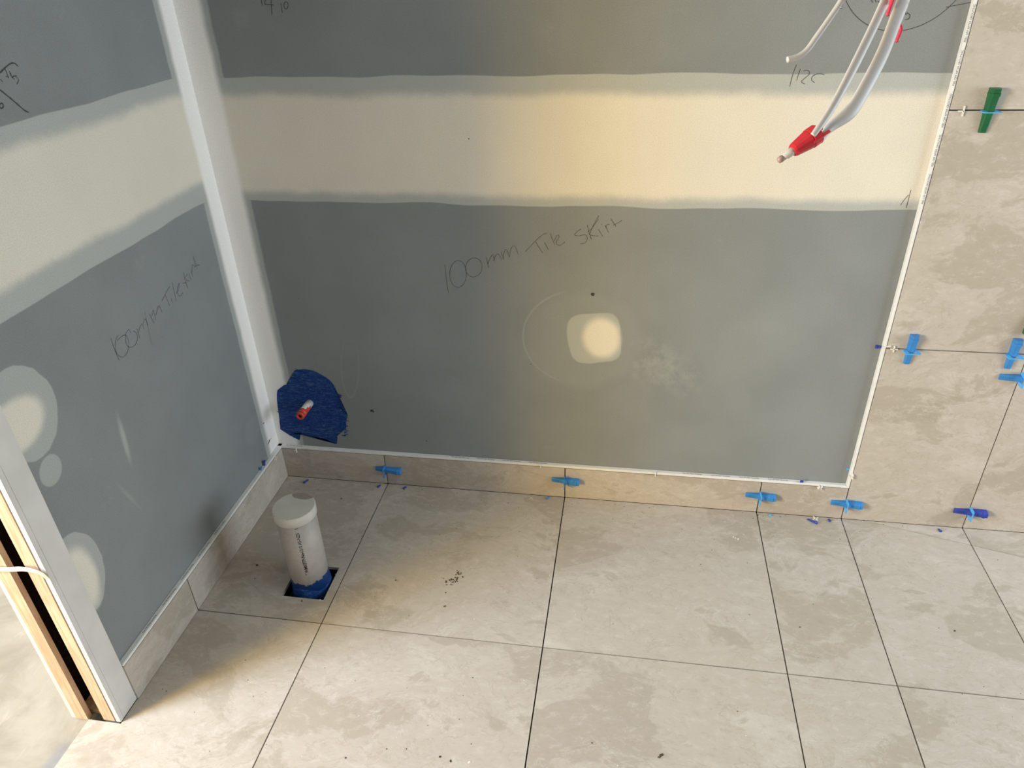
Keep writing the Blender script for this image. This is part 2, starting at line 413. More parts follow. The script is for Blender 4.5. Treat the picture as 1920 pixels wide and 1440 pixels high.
bm = bmesh.new(); box(bm, (0.20, -0.56, -0.06), (0.37, -0.38, -0.040)); 
for k in range(90):
    x = random.uniform(0.226, 0.344); y = random.uniform(-0.531, -0.412); r = random.uniform(0.002, 0.006)
    q = bmesh.ops.create_icosphere(bm, subdivisions=1, radius=r, matrix=Matrix.Translation((x, y, -0.040 + r * 0.4)))
tag(link('pit_rubble', bm, M['pit'], floor), kind='stuff')
bm = bmesh.new(); box(bm, (-3.4, -3.6, -0.06), (-0.0745, 1.6, -0.012))
tag(link('floor', bm, M['concrete']), 'rough bare concrete floor of the next room', None, None, 'structure')

# ------------------------------------------------------------------ walls
bm = bmesh.new(); box(bm, (-0.125, 0, -0.04), (3.4, 0.09, 2.42))
wall_back = tag(link('wall_back', bm, M['back']), 'back wall of grey plasterboard with a cream filled joint band', None, None, 'structure')
bm = bmesh.new(); box(bm, (-0.0125, -0.943, -0.01), (0, 0, 2.42)); box(bm, (-0.0125, -2.95, 2.08), (0, -0.943, 2.42)); box(bm, (-0.0125, -3.6, -0.01), (0, -2.95, 2.42))
wall_left = tag(link('wall_left', bm, M['left']), 'left wall of grey plasterboard with a cream filled joint band', None, None, 'structure')
bm = bmesh.new(); box(bm, (-0.1235, -0.953, -0.01), (-0.1125, 0, 2.42)); box(bm, (-0.1235, -2.95, 2.08), (-0.1125, -0.953, 2.42)); box(bm, (-0.1235, -3.6, -0.01), (-0.1125, -2.95, 2.42))
link('far_lining', bm, M['wallfar'], wall_left)
bm = bmesh.new(); box(bm, (-3.4, -3.6, 2.42), (3.4, 0.09, 2.45))
tag(link('ceiling', bm, M['ceiling']), 'plain ceiling above the picture', None, None, 'structure')

# wall tiles right of the metal trim, two rows and more upward
wt = Tiles(); ZJ = [0.0, 0.5948, 1.1978, 1.80, 2.40]
WX = [1.8239, 2.1698, 2.7698, 3.3698]
for j in range(4):
    z0 = ZJ[j] + (G if j else 0.001); z1 = ZJ[j + 1] - G
    # vertical joint at 2.1698 stands in the lower row, the next row starts with a wider tile
    for i in range(3):
        wt.slab([(WX[i] + G, z0), (WX[i + 1] - G, z0), (WX[i + 1] - G, z1), (WX[i] + G, z1)], O0, EXV, EZV, EYV, -0.004, -T, rt())
cl = wt.done('tile_cladding', wall_back)
for p in cl.data.polygons: pass
bm = bmesh.new(); box(bm, (1.8255, -0.004, 0.0), (3.37, 0.0, 2.40)); link('tile_adhesive', bm, M['dark'], wall_back)
# skirting tiles
sk = Tiles(); b_ = [T] + XJ[:4]
for i in range(4):
    x0 = b_[i] + (G if i else 0.0008); x1 = b_[i + 1] - G
    sk.slab([(x0, 0.0012), (x1, 0.0012), (x1, SK), (x0, SK)], O0, EXV, EZV, EYV, -0.004, -T, rt())
bb = tag(sk.done('baseboard_back'), 'low skirting of cut beige tiles along the back wall', None, None, 'structure')
bm = bmesh.new(); box(bm, (0, -0.004, 0), (1.824, 0.0, SK)); link('tile_adhesive', bm, M['dark'], bb)
sk = Tiles(); ylist = [0, YJ[0], -0.8911]
for i in range(2):
    y1 = ylist[i] - (G if i else T * 0 + 0.002); y0 = ylist[i + 1] + (G if i == 0 else 0)
    sk.slab([(y0, 0.0012), (y1, 0.0012), (y1, SK), (y0, SK)], O0, EYV, EZV, EXV, 0.004, T, rt())
bl = tag(sk.done('baseboard_left'), 'low skirting of cut beige tiles along the left wall', None, None, 'structure')
bm = bmesh.new(); box(bm, (0, -0.891, 0), (0.004, 0, SK)); link('tile_adhesive', bm, M['dark'], bl)

# ------------------------------------------------------------------ edge trim profile with printed film
TZ0, TZ1 = SK + 0.0016, SK + 0.0096
XT1 = 1.8239 + G - 0.0016; XT0 = XT1 - 0.008
bm = bmesh.new(); box(bm, (0.0, -T - 0.0004, TZ0), (XT1, 0, TZ1), 0.0012)
trim_b = tag(link('trim_1', bm, M['trim']), 'white edge trim with printed film above the back skirting', None, None, 'structure')
bm = bmesh.new(); box(bm, (XT0, -T - 0.0004, TZ1 - 0.001), (XT1, 0, 2.40), 0.0012)
trim_v = tag(link('trim_2', bm, M['trim']), 'upright white edge trim with printed film beside the wall tiles', None, None, 'structure')
bm = bmesh.new(); box(bm, (0.0, -0.891, TZ0), (T + 0.0004, -0.0, TZ1), 0.0012)
trim_l = tag(link('trim_3', bm, M['trim']), 'white edge trim with printed film above the left skirting', None, None, 'structure')

def text_mesh(name, body, size, mat, mtx, parent, bold=0.0):
    cu = bpy.data.curves.new(name, 'FONT'); cu.body = body; cu.size = size; cu.align_y = 'CENTER'; cu.offset = bold
    to = bpy.data.objects.new(name + '_tmp', cu); COL.objects.link(to)
    bpy.context.view_layer.update()
    me = bpy.data.meshes.new_from_object(to.evaluated_get(bpy.context.evaluated_depsgraph_get()))
    bpy.data.objects.remove(to); bpy.data.curves.remove(cu)
    me.transform(mtx); me.name = name; me.materials.clear(); me.materials.append(mat)
    o = bpy.data.objects.new(name, me); COL.objects.link(o)
    if parent: o.parent = parent
    return o
def frame(o, ex, ey):
    ez = ex.cross(ey); return Matrix(((ex.x, ey.x, ez.x, o.x), (ex.y, ey.y, ez.y, o.y), (ex.z, ey.z, ez.z, o.z), (0, 0, 0, 1)))
PEEL = 'Peel Off After Grouting'
yb = -T / 2
for i, x in enumerate((0.60, 0.685, 0.77, 0.855, 1.335, 1.42, 1.505, 1.59, 0.03)):
    text_mesh('film_print', PEEL + (' .' if i != 8 else ''), 0.0070, M['ink'], frame(Vector((x, yb, TZ1 + 0.0002)), EXV, EYV) @ Matrix.Diagonal((0.85, 1, 1, 1)), trim_b)
for i in range(8):
    z = 0.985 + i * 0.088
    text_mesh('film_print', PEEL.upper() + ' .', 0.0066, M['ink'], frame(Vector(((XT0 + XT1) / 2, -T - 0.0006, z)), EZV, EXV * -1) @ Matrix.Diagonal((0.86, 1, 1, 1)), trim_v)
for i in range(5):
    y = -0.80 + i * 0.088
    text_mesh('film_print', PEEL + ' .', 0.0070, M['ink'], frame(Vector((T / 2, y, TZ1 + 0.0002)), EYV, EXV * -1) @ Matrix.Diagonal((0.85, 1, 1, 1)), trim_l)

# ------------------------------------------------------------------ cavity jamb of the doorway
dj = tag(bpy.data.objects.new('door_1', None), 'split jamb of the doorway in white board and pine', None, None, 'structure'); COL.objects.link(dj)
bm = bmesh.new(); box(bm, (0.0, -0.9445, 0.001), (0.0105, -0.8915, 2.08), 0.0008); box(bm, (-0.0015, -0.9555, 0.001), (0.0105, -0.9445, 2.08), 0.0006); link('jamb_board', bm, M['jamb'], dj)
bm = bmesh.new(); box(bm, (-0.036, -0.955, 0.0), (-0.0045, -0.90, 2.08), 0.001); link('jamb_stud', bm, M['timber'], dj)
bm = bmesh.new(); box(bm, (-0.112, -0.955, -0.01), (-0.078, -0.942, 2.08), 0.001); link('jamb_stud', bm, M['timber'], dj)
bm = bmesh.new(); box(bm, (-0.110, -0.935, -0.01), (-0.037, -0.60, 0.004)); link('jamb_bottom_plate', bm, M['timber'], dj)
bm = bmesh.new(); box(bm, (-0.1125, -0.80, -0.0), (-0.0125, -0.79, 2.08)); box(bm, (-0.1124, -0.9405, 0.005), (-0.110, -0.80, 2.08)); link('cavity_shade_liner', bm, M['dark'], dj)  # cavity closed off and lined in near-black, its shade put into the colour
bm = bmesh.new(); box(bm, (-0.0045, -0.953, 0.0), (-0.0015, -0.93, 2.08)); link('dark_strip', bm, M['dark'], dj)  # thin dark strip between board and stud

# strap hooked over the split jamb
pts = [hit(u, v, 1, y) for u, v, y in ((88, 1084, -0.957), (78, 1076, -0.960), (60, 1070, -0.963), (40, 1067, -0.963), (15, 1068, -0.960), (-20, 1066, -0.959), (-60, 1062, -0.957))]
bm = bmesh.new(); tube(bm, spline([Vector(p) for p in pts], 6), 0.0065, 0.0012, up=Vector((0, 1, 0)), seg=10)
tag(link('strap', bm, M['strap'], smooth=True), 'pale flat strap stretched across the split timber door jamb', 'strap')

# ------------------------------------------------------------------ pencil writing and marks on the boards
def ribbon(bm, pts, wall, wd=0.0011, off=0.0003):
    """pts are photo pixels, laid on the back wall or left wall"""
    ax = 1 if wall == 'back' else 0
    val = -off if wall == 'back' else off
    P = spline([Vector(hit(u, v, ax, val)) for u, v in pts], 4) if len(pts) > 2 else [Vector(hit(u, v, ax, val)) for u, v in pts]
    nrm = Vector((0, -1, 0)) if wall == 'back' else Vector((1, 0, 0)); vs = []
    for i, p in enumerate(P):
        t = (P[min(i + 1, len(P) - 1)] - P[max(i - 1, 0)])
        if t.length < 1e-7: t = Vector((0, 0, 1))
        s = nrm.cross(t.normalized()) * wd * 0.5 * random.uniform(0.7, 1.1)
        vs.append((bm.verts.new(p - s), bm.verts.new(p + s)))
    for a, b in zip(vs, vs[1:]): bm.faces.new((a[0], b[0], b[1], a[1]))
def zoomed(strokes, x0, y0, k): return [[(x0 + x / k, y0 + y / k) for x, y in s] for s in strokes]
def ell(cx, cy, rx, ry, rot=0, n=14, a0=0, a1=360):
    o = []
    for i in range(n + 1):
        q = math.radians(a0 + (a1 - a0) * i / n); x, y = rx * math.cos(q), ry * math.sin(q)
        o.append((cx + x * math.cos(rot) - y * math.sin(rot), cy + x * math.sin(rot) + y * math.cos(rot)))
    return o
def writing(strokes, wall, parent, wd=0.0011):
    bm = bmesh.new()
    for s in strokes: ribbon(bm, s, wall, wd)
    return link('pencil_writing', bm, M['pencil'], parent)
writing(zoomed([
    [(163, 560), (178, 690), (195, 808)], ell(283, 642, 75, 120, 0.02), ell(425, 583, 74, 86, 0.25, a0=-110, a1=265),
    [(535, 490), (548, 545), (558, 588)], [(548, 560), (570, 505), (592, 468), (603, 485), (606, 528)], [(606, 528), (618, 482), (640, 460), (658, 480), (674, 515)],
    [(672, 440), (682, 480), (690, 512)], [(688, 500), (698, 445), (712, 422), (728, 440), (745, 492)], [(745, 492), (758, 420), (776, 390), (800, 400), (825, 468)],
    [(888, 440), (950, 375), (1010, 315), (1055, 282), (1085, 277)], [(980, 352), (1010, 400), (1045, 452)], [(1062, 358), (1094, 424)],
    [(1112, 275), (1130, 325), (1152, 378)], [(1150, 345), (1168, 300), (1186, 292), (1190, 315), (1168, 350), (1172, 375), (1205, 382), (1245, 352)],
    [(1392, 235), (1352, 262), (1332, 292), (1370, 298), (1428, 290), (1446, 325), (1424, 362), (1380, 370)],
    [(1445, 200), (1462, 270), (1485, 333)], [(1550, 115), (1505, 195), (1465, 288)], [(1545, 148), (1490, 228), (1448, 264)], [(1465, 288), (1500, 297), (1548, 299)], [(1545, 240), (1585, 305)],
    [(1605, 205), (1638, 270)], [(1612, 225), (1624, 198), (1648, 193)], [(1570, 194), (1576, 197)], [(1655, 140), (1705, 215)], [(1675, 203), (1715, 185), (1757, 160)]], 800, 380, 4.8), 'back', wall_back, 0.0013)
writing(zoomed([
    [(265, 1075), (300, 1180), (352, 1305)], [(340, 1048), (318, 1090), (312, 1170), (335, 1245), (385, 1272), (430, 1235), (452, 1150), (442, 1080), (415, 1042), (370, 1062), (330, 1105)],
    [(470, 1020), (455, 985), (425, 1020), (418, 1080), (432, 1150), (475, 1170), (522, 1140), (543, 1075), (528, 1020), (495, 998)],
    [(535, 975), (552, 1030), (568, 1075)], [(550, 1025), (570, 955), (592, 928), (607, 982)], [(600, 925), (620, 875), (636, 900), (652, 945)],
    [(663, 820), (690, 870), (715, 922)], [(690, 850), (705, 785), (716, 820), (730, 887)], [(732, 840), (762, 738), (780, 765), (798, 808)],
    [(795, 690), (840, 600), (880, 535)], [(828, 620), (852, 680), (878, 740)], [(888, 655), (905, 712)], [(903, 490), (922, 590), (945, 692)],
    [(940, 615), (968, 570), (976, 500), (955, 560), (960, 615), (985, 640), (1015, 602)], [(1020, 385), (1035, 470), (1066, 556)], [(1008, 505), (1042, 498)],
    [(1040, 445), (1062, 405)], [(1042, 452), (1058, 478), (1082, 480)], [(1075, 400), (1100, 472)], [(1098, 360), (1116, 440)], [(1108, 400), (1112, 315), (1130, 322)],
    [(1122, 225), (1140, 290), (1160, 356)], [(1130, 338), (1160, 318), (1186, 315)]], 160, 440, 5.54), 'left', wall_left, 0.0013)
writing(zoomed([[(618, 800), (650, 960), (690, 1145)]], 160, 440, 5.54), 'left', wall_left, 0.0005)
writing(zoomed([
    [(0, 690), (80, 610), (150, 550), (215, 522), (265, 540), (305, 580)], [(0, 975), (180, 1120), (330, 1250), (420, 1325), (490, 1357)], ell(25, 1245, 33, 42)], 0, 60, 9), 'left', wall_left, 0.0030)
writing(zoomed([
    [(85, 620), (118, 700), (150, 780)], [(160, 660), (172, 700), (188, 742)], [(95, 745), (150, 765)], [(180, 690), (192, 735), (205, 772)], [(205, 770), (240, 735), (215, 765), (245, 802)],
    [(285, 738), (250, 745), (300, 780), (312, 825), (280, 885)], [(0, 795), (50, 842)]], 0, 60, 9), 'left', wall_left, 0.0016)
writing(zoomed([[(1470, 0), (1475, 32)], [(1495, 0), (1490, 22), (1540, 28)], [(1524, 0), (1530, 85)], [(1580, 18), (1588, 72)], ell(1609, 30, 12, 20)], 0, 0, 3), 'back', wall_back, 0.0018)
writing(zoomed([[(345, 447), (318, 520), (298, 600)], [(372, 478), (345, 556)], [(393, 490), (425, 487), (432, 515), (380, 562), (403, 582)], [(478, 515), (455, 530), (450, 555), (470, 572)], [(470, 517), (505, 510), (537, 517)],
    [(1138, 1315), (1120, 1380), (1105, 1440)], [(1120, 1350), (1090, 1385), (1066, 1420)], [(1380, 50), (1440, 38), (1560, 15)]], 1400, 0, 3.6923), 'back', wall_back, 0.0014)
writing([[(1690, 20), (1696, 22), (1699, 28)], [(1700, 24), (1706, 28), (1704, 35), (1697, 37)], [(1634, 0), (1636, 5)], [(1641, 0), (1643, 4)], [(1646, 2), (1650, 5)]], 'back', wall_back, 0.0018)
# pencil circle marked on the wall
cc = Vector((1.664, 0, 1.486)); bm = bmesh.new(); prev = None
ccx, ccz, cr = 1.677, 1.4905, 0.1315
for k in range(97):
    a = 2 * math.pi * k / 96; p, q = [Vector((ccx + (cr + e) * math.cos(a), -0.0003, ccz + (cr + e) * math.sin(a))) for e in (-0.0007, 0.0007)]
    v = (bm.verts.new(p), bm.verts.new(q))
    if prev: bm.faces.new((prev[0], v[0], v[1], prev[1]))
    prev = v
link('pencil_circle', bm, M['pencil'], wall_back)

def blob(name, px, wall, mat, parent, off=0.0006, jag=0.0, n=10, lab=None):
    ax = 1 if wall == 'back' else 0
    if wall == 'floor': ax = 2
    val = {'back': -off, 'left': off, 'floor': off}[wall]
    pts = []
    for i, p in enumerate(px):
        q = px[(i + 1) % len(px)]
        for k in range(n):
            t = k / n; u = p[0] + (q[0] - p[0]) * t; v = p[1] + (q[1] - p[1]) * t
            el = math.hypot(q[0] - p[0], q[1] - p[1]) or 1; jj = random.uniform(-jag, jag) if k else 0
            pts.append(hit(u - (q[1] - p[1]) / el * jj, v + (q[0] - p[0]) / el * jj, ax, val))
    bm = bmesh.new(); f = bm.faces.new([bm.verts.new(p) for p in pts]); bmesh.ops.triangulate(bm, faces=[f])
    o = link(name, bm, mat, parent)
    if lab: o['label'] = lab
    return o
k48 = lambda L: [(440 + x / 4.8, 640 + y / 4.8) for x, y in L]
blob('blue_paint_patch', k48([(540, 262), (620, 252), (700, 262), (780, 300), (850, 345), (895, 400), (915, 450), (925, 520), (945, 600), (1020, 665), (1000, 720), (1005, 780), (960, 810), (925, 850), (918, 925), (820, 880), (700, 855), (600, 820), (582, 890),
    (500, 850), (410, 790), (400, 680), (388, 600), (380, 500), (385, 440), (440, 395), (480, 390), (490, 340), (520, 300)]), 'back', M['paint'], wall_back, 0.0007, 0.55, 5, 'blotchy dark blue sealing paint around the red stub pipe')
blob('blue_paint_patch', [(492, 884), (480, 903), (468, 915), (466, 925), (472, 920), (486, 904), (496, 890)], 'left', M['smear'], wall_left, 0.0007, 0.5, 4)
bm = bmesh.new()
for k in range(70):
    if k < 34: x0, y0 = 926 + random.uniform(-12, 6), 470 + random.uniform(0, 150); ln = random.uniform(14, 42); dy = random.uniform(2, 12)
    elif k < 54: x0, y0 = 985 + random.uniform(-45, 10), 700 + random.uniform(0, 150); ln = random.uniform(12, 50); dy = random.uniform(-4, 12)
    elif k < 62: x0, y0 = 400 + random.uniform(-4, 14), 420 + random.uniform(0, 220); ln = -random.uniform(8, 24); dy = random.uniform(-6, 6)
    else: x0, y0 = 560 + random.uniform(0, 90), 258; ln = -random.uniform(15, 45); dy = random.uniform(-14, -2)
    q = [(x0, y0), (x0 + ln, y0 + dy), (x0 + ln * 0.8, y0 + dy + 5), (x0, y0 + 7)]
    bm.faces.new([bm.verts.new(hit(a, b, 1, -0.0005 - 0.000002 * k)) for a, b in k48(q)])
link('paint_bristle_marks', bm, M['paint'], wall_back)
# bare board chips in the filled corner
for L_, wl, pr in ((((331, 870), (320, 885), (303, 928), (300, 925), (310, 890)), 'left', wall_left), (((268, 725), (262, 745), (255, 742)), 'left', wall_left)):
    blob('board_chip', k48(L_), wl, M['pit'], pr, 0.0006, 0.3, 3)
# nail holes and specks
bm = bmesh.new()
for u, v, r in ((1111, 552, 0.0065), (697, 770, 0.007), (879, 260, 0.002), (800, 827, 0.0025), (995, 683, 0.0018), (700, 772, 0.004), (560, 560, 0.0016)):
    p = hit(u, v, 1, -0.0005); vs = []; r *= 1.1
    for k in range(9): a = 2 * math.pi * k / 9; q = r * random.uniform(0.55, 1.1); vs.append(bm.verts.new(p + Vector((math.cos(a) * q, 0, math.sin(a) * q * 0.8))))
    bm.faces.new(vs)
tag(link('nail_marks', bm, M['pit'], wall_back), kind='stuff')

# ------------------------------------------------------------------ waste pipe
PX, PY, PZ = 0.2855, -0.468, 0.278
pipe = empty('waste_pipe', (PX, PY, 0), 'capped white plastic waste pipe with blue painted foot rising from the floor', 'pipe')
bm = bmesh.new(); lathe(bm, [(0.049, -0.04), (0.0535, -0.04), (0.0535, PZ - 0.012), (0.049, PZ - 0.012)], Matrix()); link('pipe_body', bm, M['pipe'], pipe, True)
bm = bmesh.new()
for v in [(0.0, 0)]: pass
lathe(bm, [(0.0548, -0.030), (0.0568, -0.0285), (0.0568, -0.002), (0.0552, 0.0), (0.0, 0.0005)], Matrix())
cap = link('pipe_cap', bm, M['cap'], pipe, False); cap.location = (0, 0, PZ)
for p in cap.data.polygons: p.use_smooth = abs(p.normal.z) < 0.5
bm = bmesh.new(); lathe(bm, [(0.0536, -0.04), (0.060, -0.038), (0.057, -0.018), (0.0545, 0.006), (0.0536, 0.012)], Matrix())
for v in bm.verts:
    if v.co.z > -0.03: v.co.z += 0.010 * math.sin(3 * math.atan2(v.co.y, v.co.x)) + random.uniform(-0.002, 0.002)
link('blue_sealant_collar', bm, M['paint'], pipe, True)
# printed line wrapped on the pipe, reading upwards
def wrap_text(name, body, size, z0, ang, parent, bold=0.0):
    o = text_mesh(name, body, size, M['inkdark'], Matrix(), parent, bold); me = o.data; R = 0.0538
    for v in me.vertices:
        x, y = v.co.x, v.co.y; a = ang - (-y) / R * -1.0
        a = ang - y / R
        v.co = Vector((R * math.cos(a), R * math.sin(a), z0 + x))
    return o
cam_ang = math.atan2(CAM.y - PY, CAM.x - PX)
PA = cam_ang - 0.12
wrap_text('pipe_print', '* WMKETP-No-', 0.0125, 0.075, PA, pipe, 0.0004)
wrap_text('pipe_print', '1010 AS-NZS', 0.0125, 0.158, PA, pipe, 0.0001)
wrap_text('pipe_print', 'I', 0.0125, 0.241, PA, pipe, 0.0001)

# ------------------------------------------------------------------ water stub on the back wall
base = Vector((0.1420, 0, 0.2985))
stub = empty('water_pipe_stub', base, 'short white and red water pipe stub sticking out of blue painted patch', 'pipe')
mY = Matrix.Rotation(math.radians(90), 4, 'X')
bm = bmesh.new(); lathe(bm, [(0.0105, 0.0), (0.0128, 0.0), (0.0128, 0.058), (0.0105, 0.058)], mY, 28); link('pipe_sleeve', bm, M['whiteplastic'], stub, True)
bm = bmesh.new(); lathe(bm, [(0.0060, 0.050), (0.0060, 0.080), (0.0122, 0.080), (0.0132, 0.077), (0.0132, 0.070), (0.0115, 0.069), (0.0115, 0.064), (0.0134, 0.063), (0.0134, 0.052), (0.0100, 0.050)], mY, 28); link('pipe_end_collar', bm, M['orange'], stub, True)
bm = bmesh.new(); lathe(bm, [(0.0058, 0.078), (0.0058, 0.052), (0, 0.052)], mY, 24); link('pipe_bore', bm, M['orangein'], stub)
bm = bmesh.new(); # torn red paint tongue along the right side of the sleeve
for a0, a1, z0, z1 in ((-0.5, 0.75, 0.035, 0.053), (-0.45, 0.35, 0.022, 0.036)):
    n = 6; g = [[mY @ Vector((0.0132 * math.cos(a0 + (a1 - a0) * i / n), 0.0132 * math.sin(a0 + (a1 - a0) * i / n), z)) for i in range(n + 1)] for z in (z0, z1)]
    vs = [[bm.verts.new(p) for p in r] for r in g]
    for i in range(n): bm.faces.new((vs[0][i], vs[0][i + 1], vs[1][i + 1], vs[1][i]))
link('red_paint_tongue', bm, M['orange'], stub)

# ------------------------------------------------------------------ tile levelling wedges and their clips
def wedge(pos, length_dir, nrm, mat, label, group, L=0.088, W=0.0205, hthin=0.006, hthick=0.019, shift=0.0, name='levelling_wedge', scale=1.0):
    """thick end towards +length_dir"""
    o = empty(name, pos, label, 'tile wedge', group)
    a = length_dir.normalized(); n = nrm.normalized(); b = n.cross(a)
    bm = bmesh.new(); secs = []; N = [(-0.5, 0.0), (-0.44, hthin * 0 + 0.001)]
    st = [(-0.50, 1.0, 0.86), (-0.49, 1.06, 0.90), (0.30, None, 1.0), (0.335, None, 1.0), (0.34, 'lip', 1.06), (0.40, 'lip', 1.06), (0.405, None, 1.0), (0.495, None, 1.0), (0.50, None, 0.96)]
    for s, k, wk in st:
        t = s + 0.5; h = hthin + (hthick - hthin) * min(1, t * 1.15)
        if k == 'lip': h += 0.0022
        w_ = W * (0.88 + 0.12 * t) * wk / 2
        prof = [(-w_, 0.0), (w_, 0.0), (w_, h * 0.55), (w_ * 0.62, h), (-w_ * 0.62, h), (-w_, h * 0.55)]
        secs.append([bm.verts.new(a * (s * L + shift) + b * x + n * y) for x, y in prof])
    for A, B in zip(secs, secs[1:]):
        for i in range(6): bm.faces.new((A[i], A[(i + 1) % 6], B[(i + 1) % 6], B[i]))
    bm.faces.new(secs[0][::-1]); bm.faces.new(secs[-1])
    bmesh.ops.recalc_face_normals(bm, faces=bm.faces)
    link('wedge_body', bm, mat, o)
    bm = bmesh.new()                                   # gripping teeth on the slope
    for k in range(12):
        s = -0.40 + k * 0.055; h = hthin + (hthick - hthin) * min(1, (s + 0.5) * 1.15)
        c = a * (s * L + shift) + n * (h)
        q = [c - b * W * 0.22 - a * 0.0012, c + b * W * 0.22 - a * 0.0012, c + b * W * 0.22 + a * 0.0012, c - b * W * 0.22 + a * 0.0012]
        top = [p + n * 0.0006 for p in (q[0], q[1])]
        v = [bm.verts.new(p) for p in q + top]
        bm.faces.new((v[0], v[1], v[5], v[4])); bm.faces.new((v[4], v[5], v[2], v[3]))
    link('wedge_teeth', bm, mat, o)
    return o
def clip(pos, joint_dir, nrm, mat, label, group, half=0.0195, h=0.026):
    o = empty('levelling_clip', pos, label, 'tile clip', group)
    j = joint_dir.normalized(); n = nrm.normalized(); k = n.cross(j); t = 0.0009; bm = bmesh.new()
    def pr(poly): prism(bm, poly, Vector((0, 0, 0)), j, n, k, -t, t)
    pr([(-half * 0.62, -0.006), (-0.0090, -0.006), (-0.0090, h), (-half, h), (-half, 0.010)])
    pr([(0.0090, -0.006), (half * 0.62, -0.006), (half, 0.010), (half, h), (0.0090, h)])
    pr([(-half, h - 0.0002), (half, h - 0.0002), (half * 0.9, h + 0.0035), (-half * 0.9, h + 0.0035)])
    bmesh.ops.recalc_face_normals(bm, faces=bm.faces)
    link('clip_frame', bm, mat, o); return o
NB = Vector((0, -1, 0)); YF = -T
GW, GC = 'tile levelling wedges', 'tile levelling clips'
def pair(px, pz, ldir, jdir, wm, cm, wl, cl_, shift=0.0, **kw):
    wedge(Vector((px, YF, pz)), ldir, NB, M[wm], wl, GW, shift=shift, **kw)
    clip(Vector((px, YF, pz)), jdir, NB, M[cm], cl_, GC)
pair(0.3727, 0.0625, EXV, EZV, 'blue', 'blue', 'blue wedge across the skirting joint nearest the stub pipe corner', 'blue clip fin in the skirting joint nearest the stub pipe corner', 0.010)
pair(0.9707, 0.0715, EXV, EZV, 'blue', 'blue', 'blue wedge across the middle joint of the back skirting', 'blue clip fin in the middle joint of the back skirting', 0.002)
pair(1.5724, 0.0675, EXV, EZV, 'blue', 'skyblue', 'blue wedge with white speck on back skirting, left of the trim corner', 'blue clip fin in the skirting joint left of the trim corner', 0.002)
pair(1.8239, 0.0625, EXV, EZV, 'blue', 'skyblue', 'blue wedge across the joint right below the trim corner', 'light blue clip fin in the joint right below the trim corner', 0.002)
pair(2.1698, 0.0660, EXV, EZV, 'navy', 'skyblue', 'dark navy blue wedge low on the wall tiles at the right', 'light blue clip fin holding the navy wedge', 0.002)
pair(1.8835, 0.5948, EZV, EXV, 'blue', 'skyblue', 'upright blue wedge on wall tile joint, next to the trim', 'blue clip fin in level joint next to the trim', 0.002)
pair(2.131, 0.5948, EZV, EXV, 'blue', 'skyblue', 'upright blue wedge at the right picture edge below a green one', 'blue clip fin in the level joint at the right picture edge', 0.002)
pair(2.1698, 0.526, EXV, EZV, 'blue', 'skyblue', 'sideways blue wedge at the right picture edge, under the upright one', 'bright blue clip fin in upright joint at the right picture edge', -0.006)
pair(1.9045, 1.1978, EZV, EXV, 'green', 'skyblue', 'whole dark green wedge on the upper wall tile joint', 'light blue clip fin across the dark green wedge', 0.0, L=0.095, W=0.022, hthick=0.021)
p = hit(1919, 632, 1, -0.030)
wedge(Vector((p.x + 0.012, YF - 0.0, p.z + 0.034)), EZV * -1, NB, M['green'], 'cut off green wedge at right picture edge above a blue one', GW, L=0.06)

# ------------------------------------------------------------------ small plastic spacers
def cross(pos, nrm, updir, label, arms=4, s=0.011, t=0.0013, tilt=0.0, d=0.004, mat='whiteplastic'):
    o = None; n = nrm.normalized(); uu = updir.normalized(); uu = Matrix.Rotation(tilt, 3, n) @ uu; ss = n.cross(uu)
    bm = bmesh.new()
    def bar(a, L0, L1):
        b = n.cross(a); prism(bm, [(L0, -t), (L1, -t), (L1, t), (L0, t)], Vector((0, 0, 0)), a, b, n, 0.0, d)
    bar(uu, -s, s)
    if arms == 4: bar(ss, -s, s)
    elif arms == 3: bar(ss, 0, s)
    bmesh.ops.recalc_face_normals(bm, faces=bm.faces)
    o = link('tile_spacer', bm, M[mat]); o.location = pos
    return tag(o, label, 'tile spacer', 'white tile spacers')
def onb(u, v, y=-T): return hit(u, v, 1, y)
def ont(u, v): return hit(u, v, 1, -T - 0.0006)
cross(onb(1806, 208), NB, EZV, 'white upright spacer on the upper wall tile joint beside the green wedge', 3)
cross(onb(1676, 654), NB, EZV, 'white cross spacer right of the trim, beside the upright blue wedge', 4, 0.009)
cross(onb(1663, 649), NB, EXV, 'white spacer lying against the upright trim at the middle joint', 2, 0.010, tilt=0.2)
cross(onb(1598, 892), NB, EZV, 'tiny white spacer on the trim just above the trim corner', 3, 0.008, d=0.008)
cross(onb(1537, 912), NB, EZV, 'white spacer under the trim just left of the trim corner', 4, 0.008, d=0.008, tilt=0.6)
cross(onb(1229, 888), NB, EZV, 'white spacer under skirting trim halfway along the yellowish tile', 2, 0.009)
cross(onb(1014, 873), NB, EZV, 'white spacer under skirting trim left of the middle blue wedge', 2, 0.008)
cross(onb(556, 844), NB, EZV, 'white spacer under skirting trim in the room corner', 3, 0.008)
cross(hit(516, 859, 0, T), EXV, EZV, 'white spacer under the left wall trim near the corner', 4, 0.008)
cross(hit(1529, 973, 2, 0.0005), EZV, EXV, 'white cross spacer lying on the floor beside a navy offcut', 4, 0.010, tilt=0.5, d=0.003)
cross(hit(996, 934, 2, 0.0003), EZV, EXV, 'faint white cross spacer flat on the floor left of middle wedge', 4, 0.009, t=0.0005, tilt=0.75, d=0.0008)

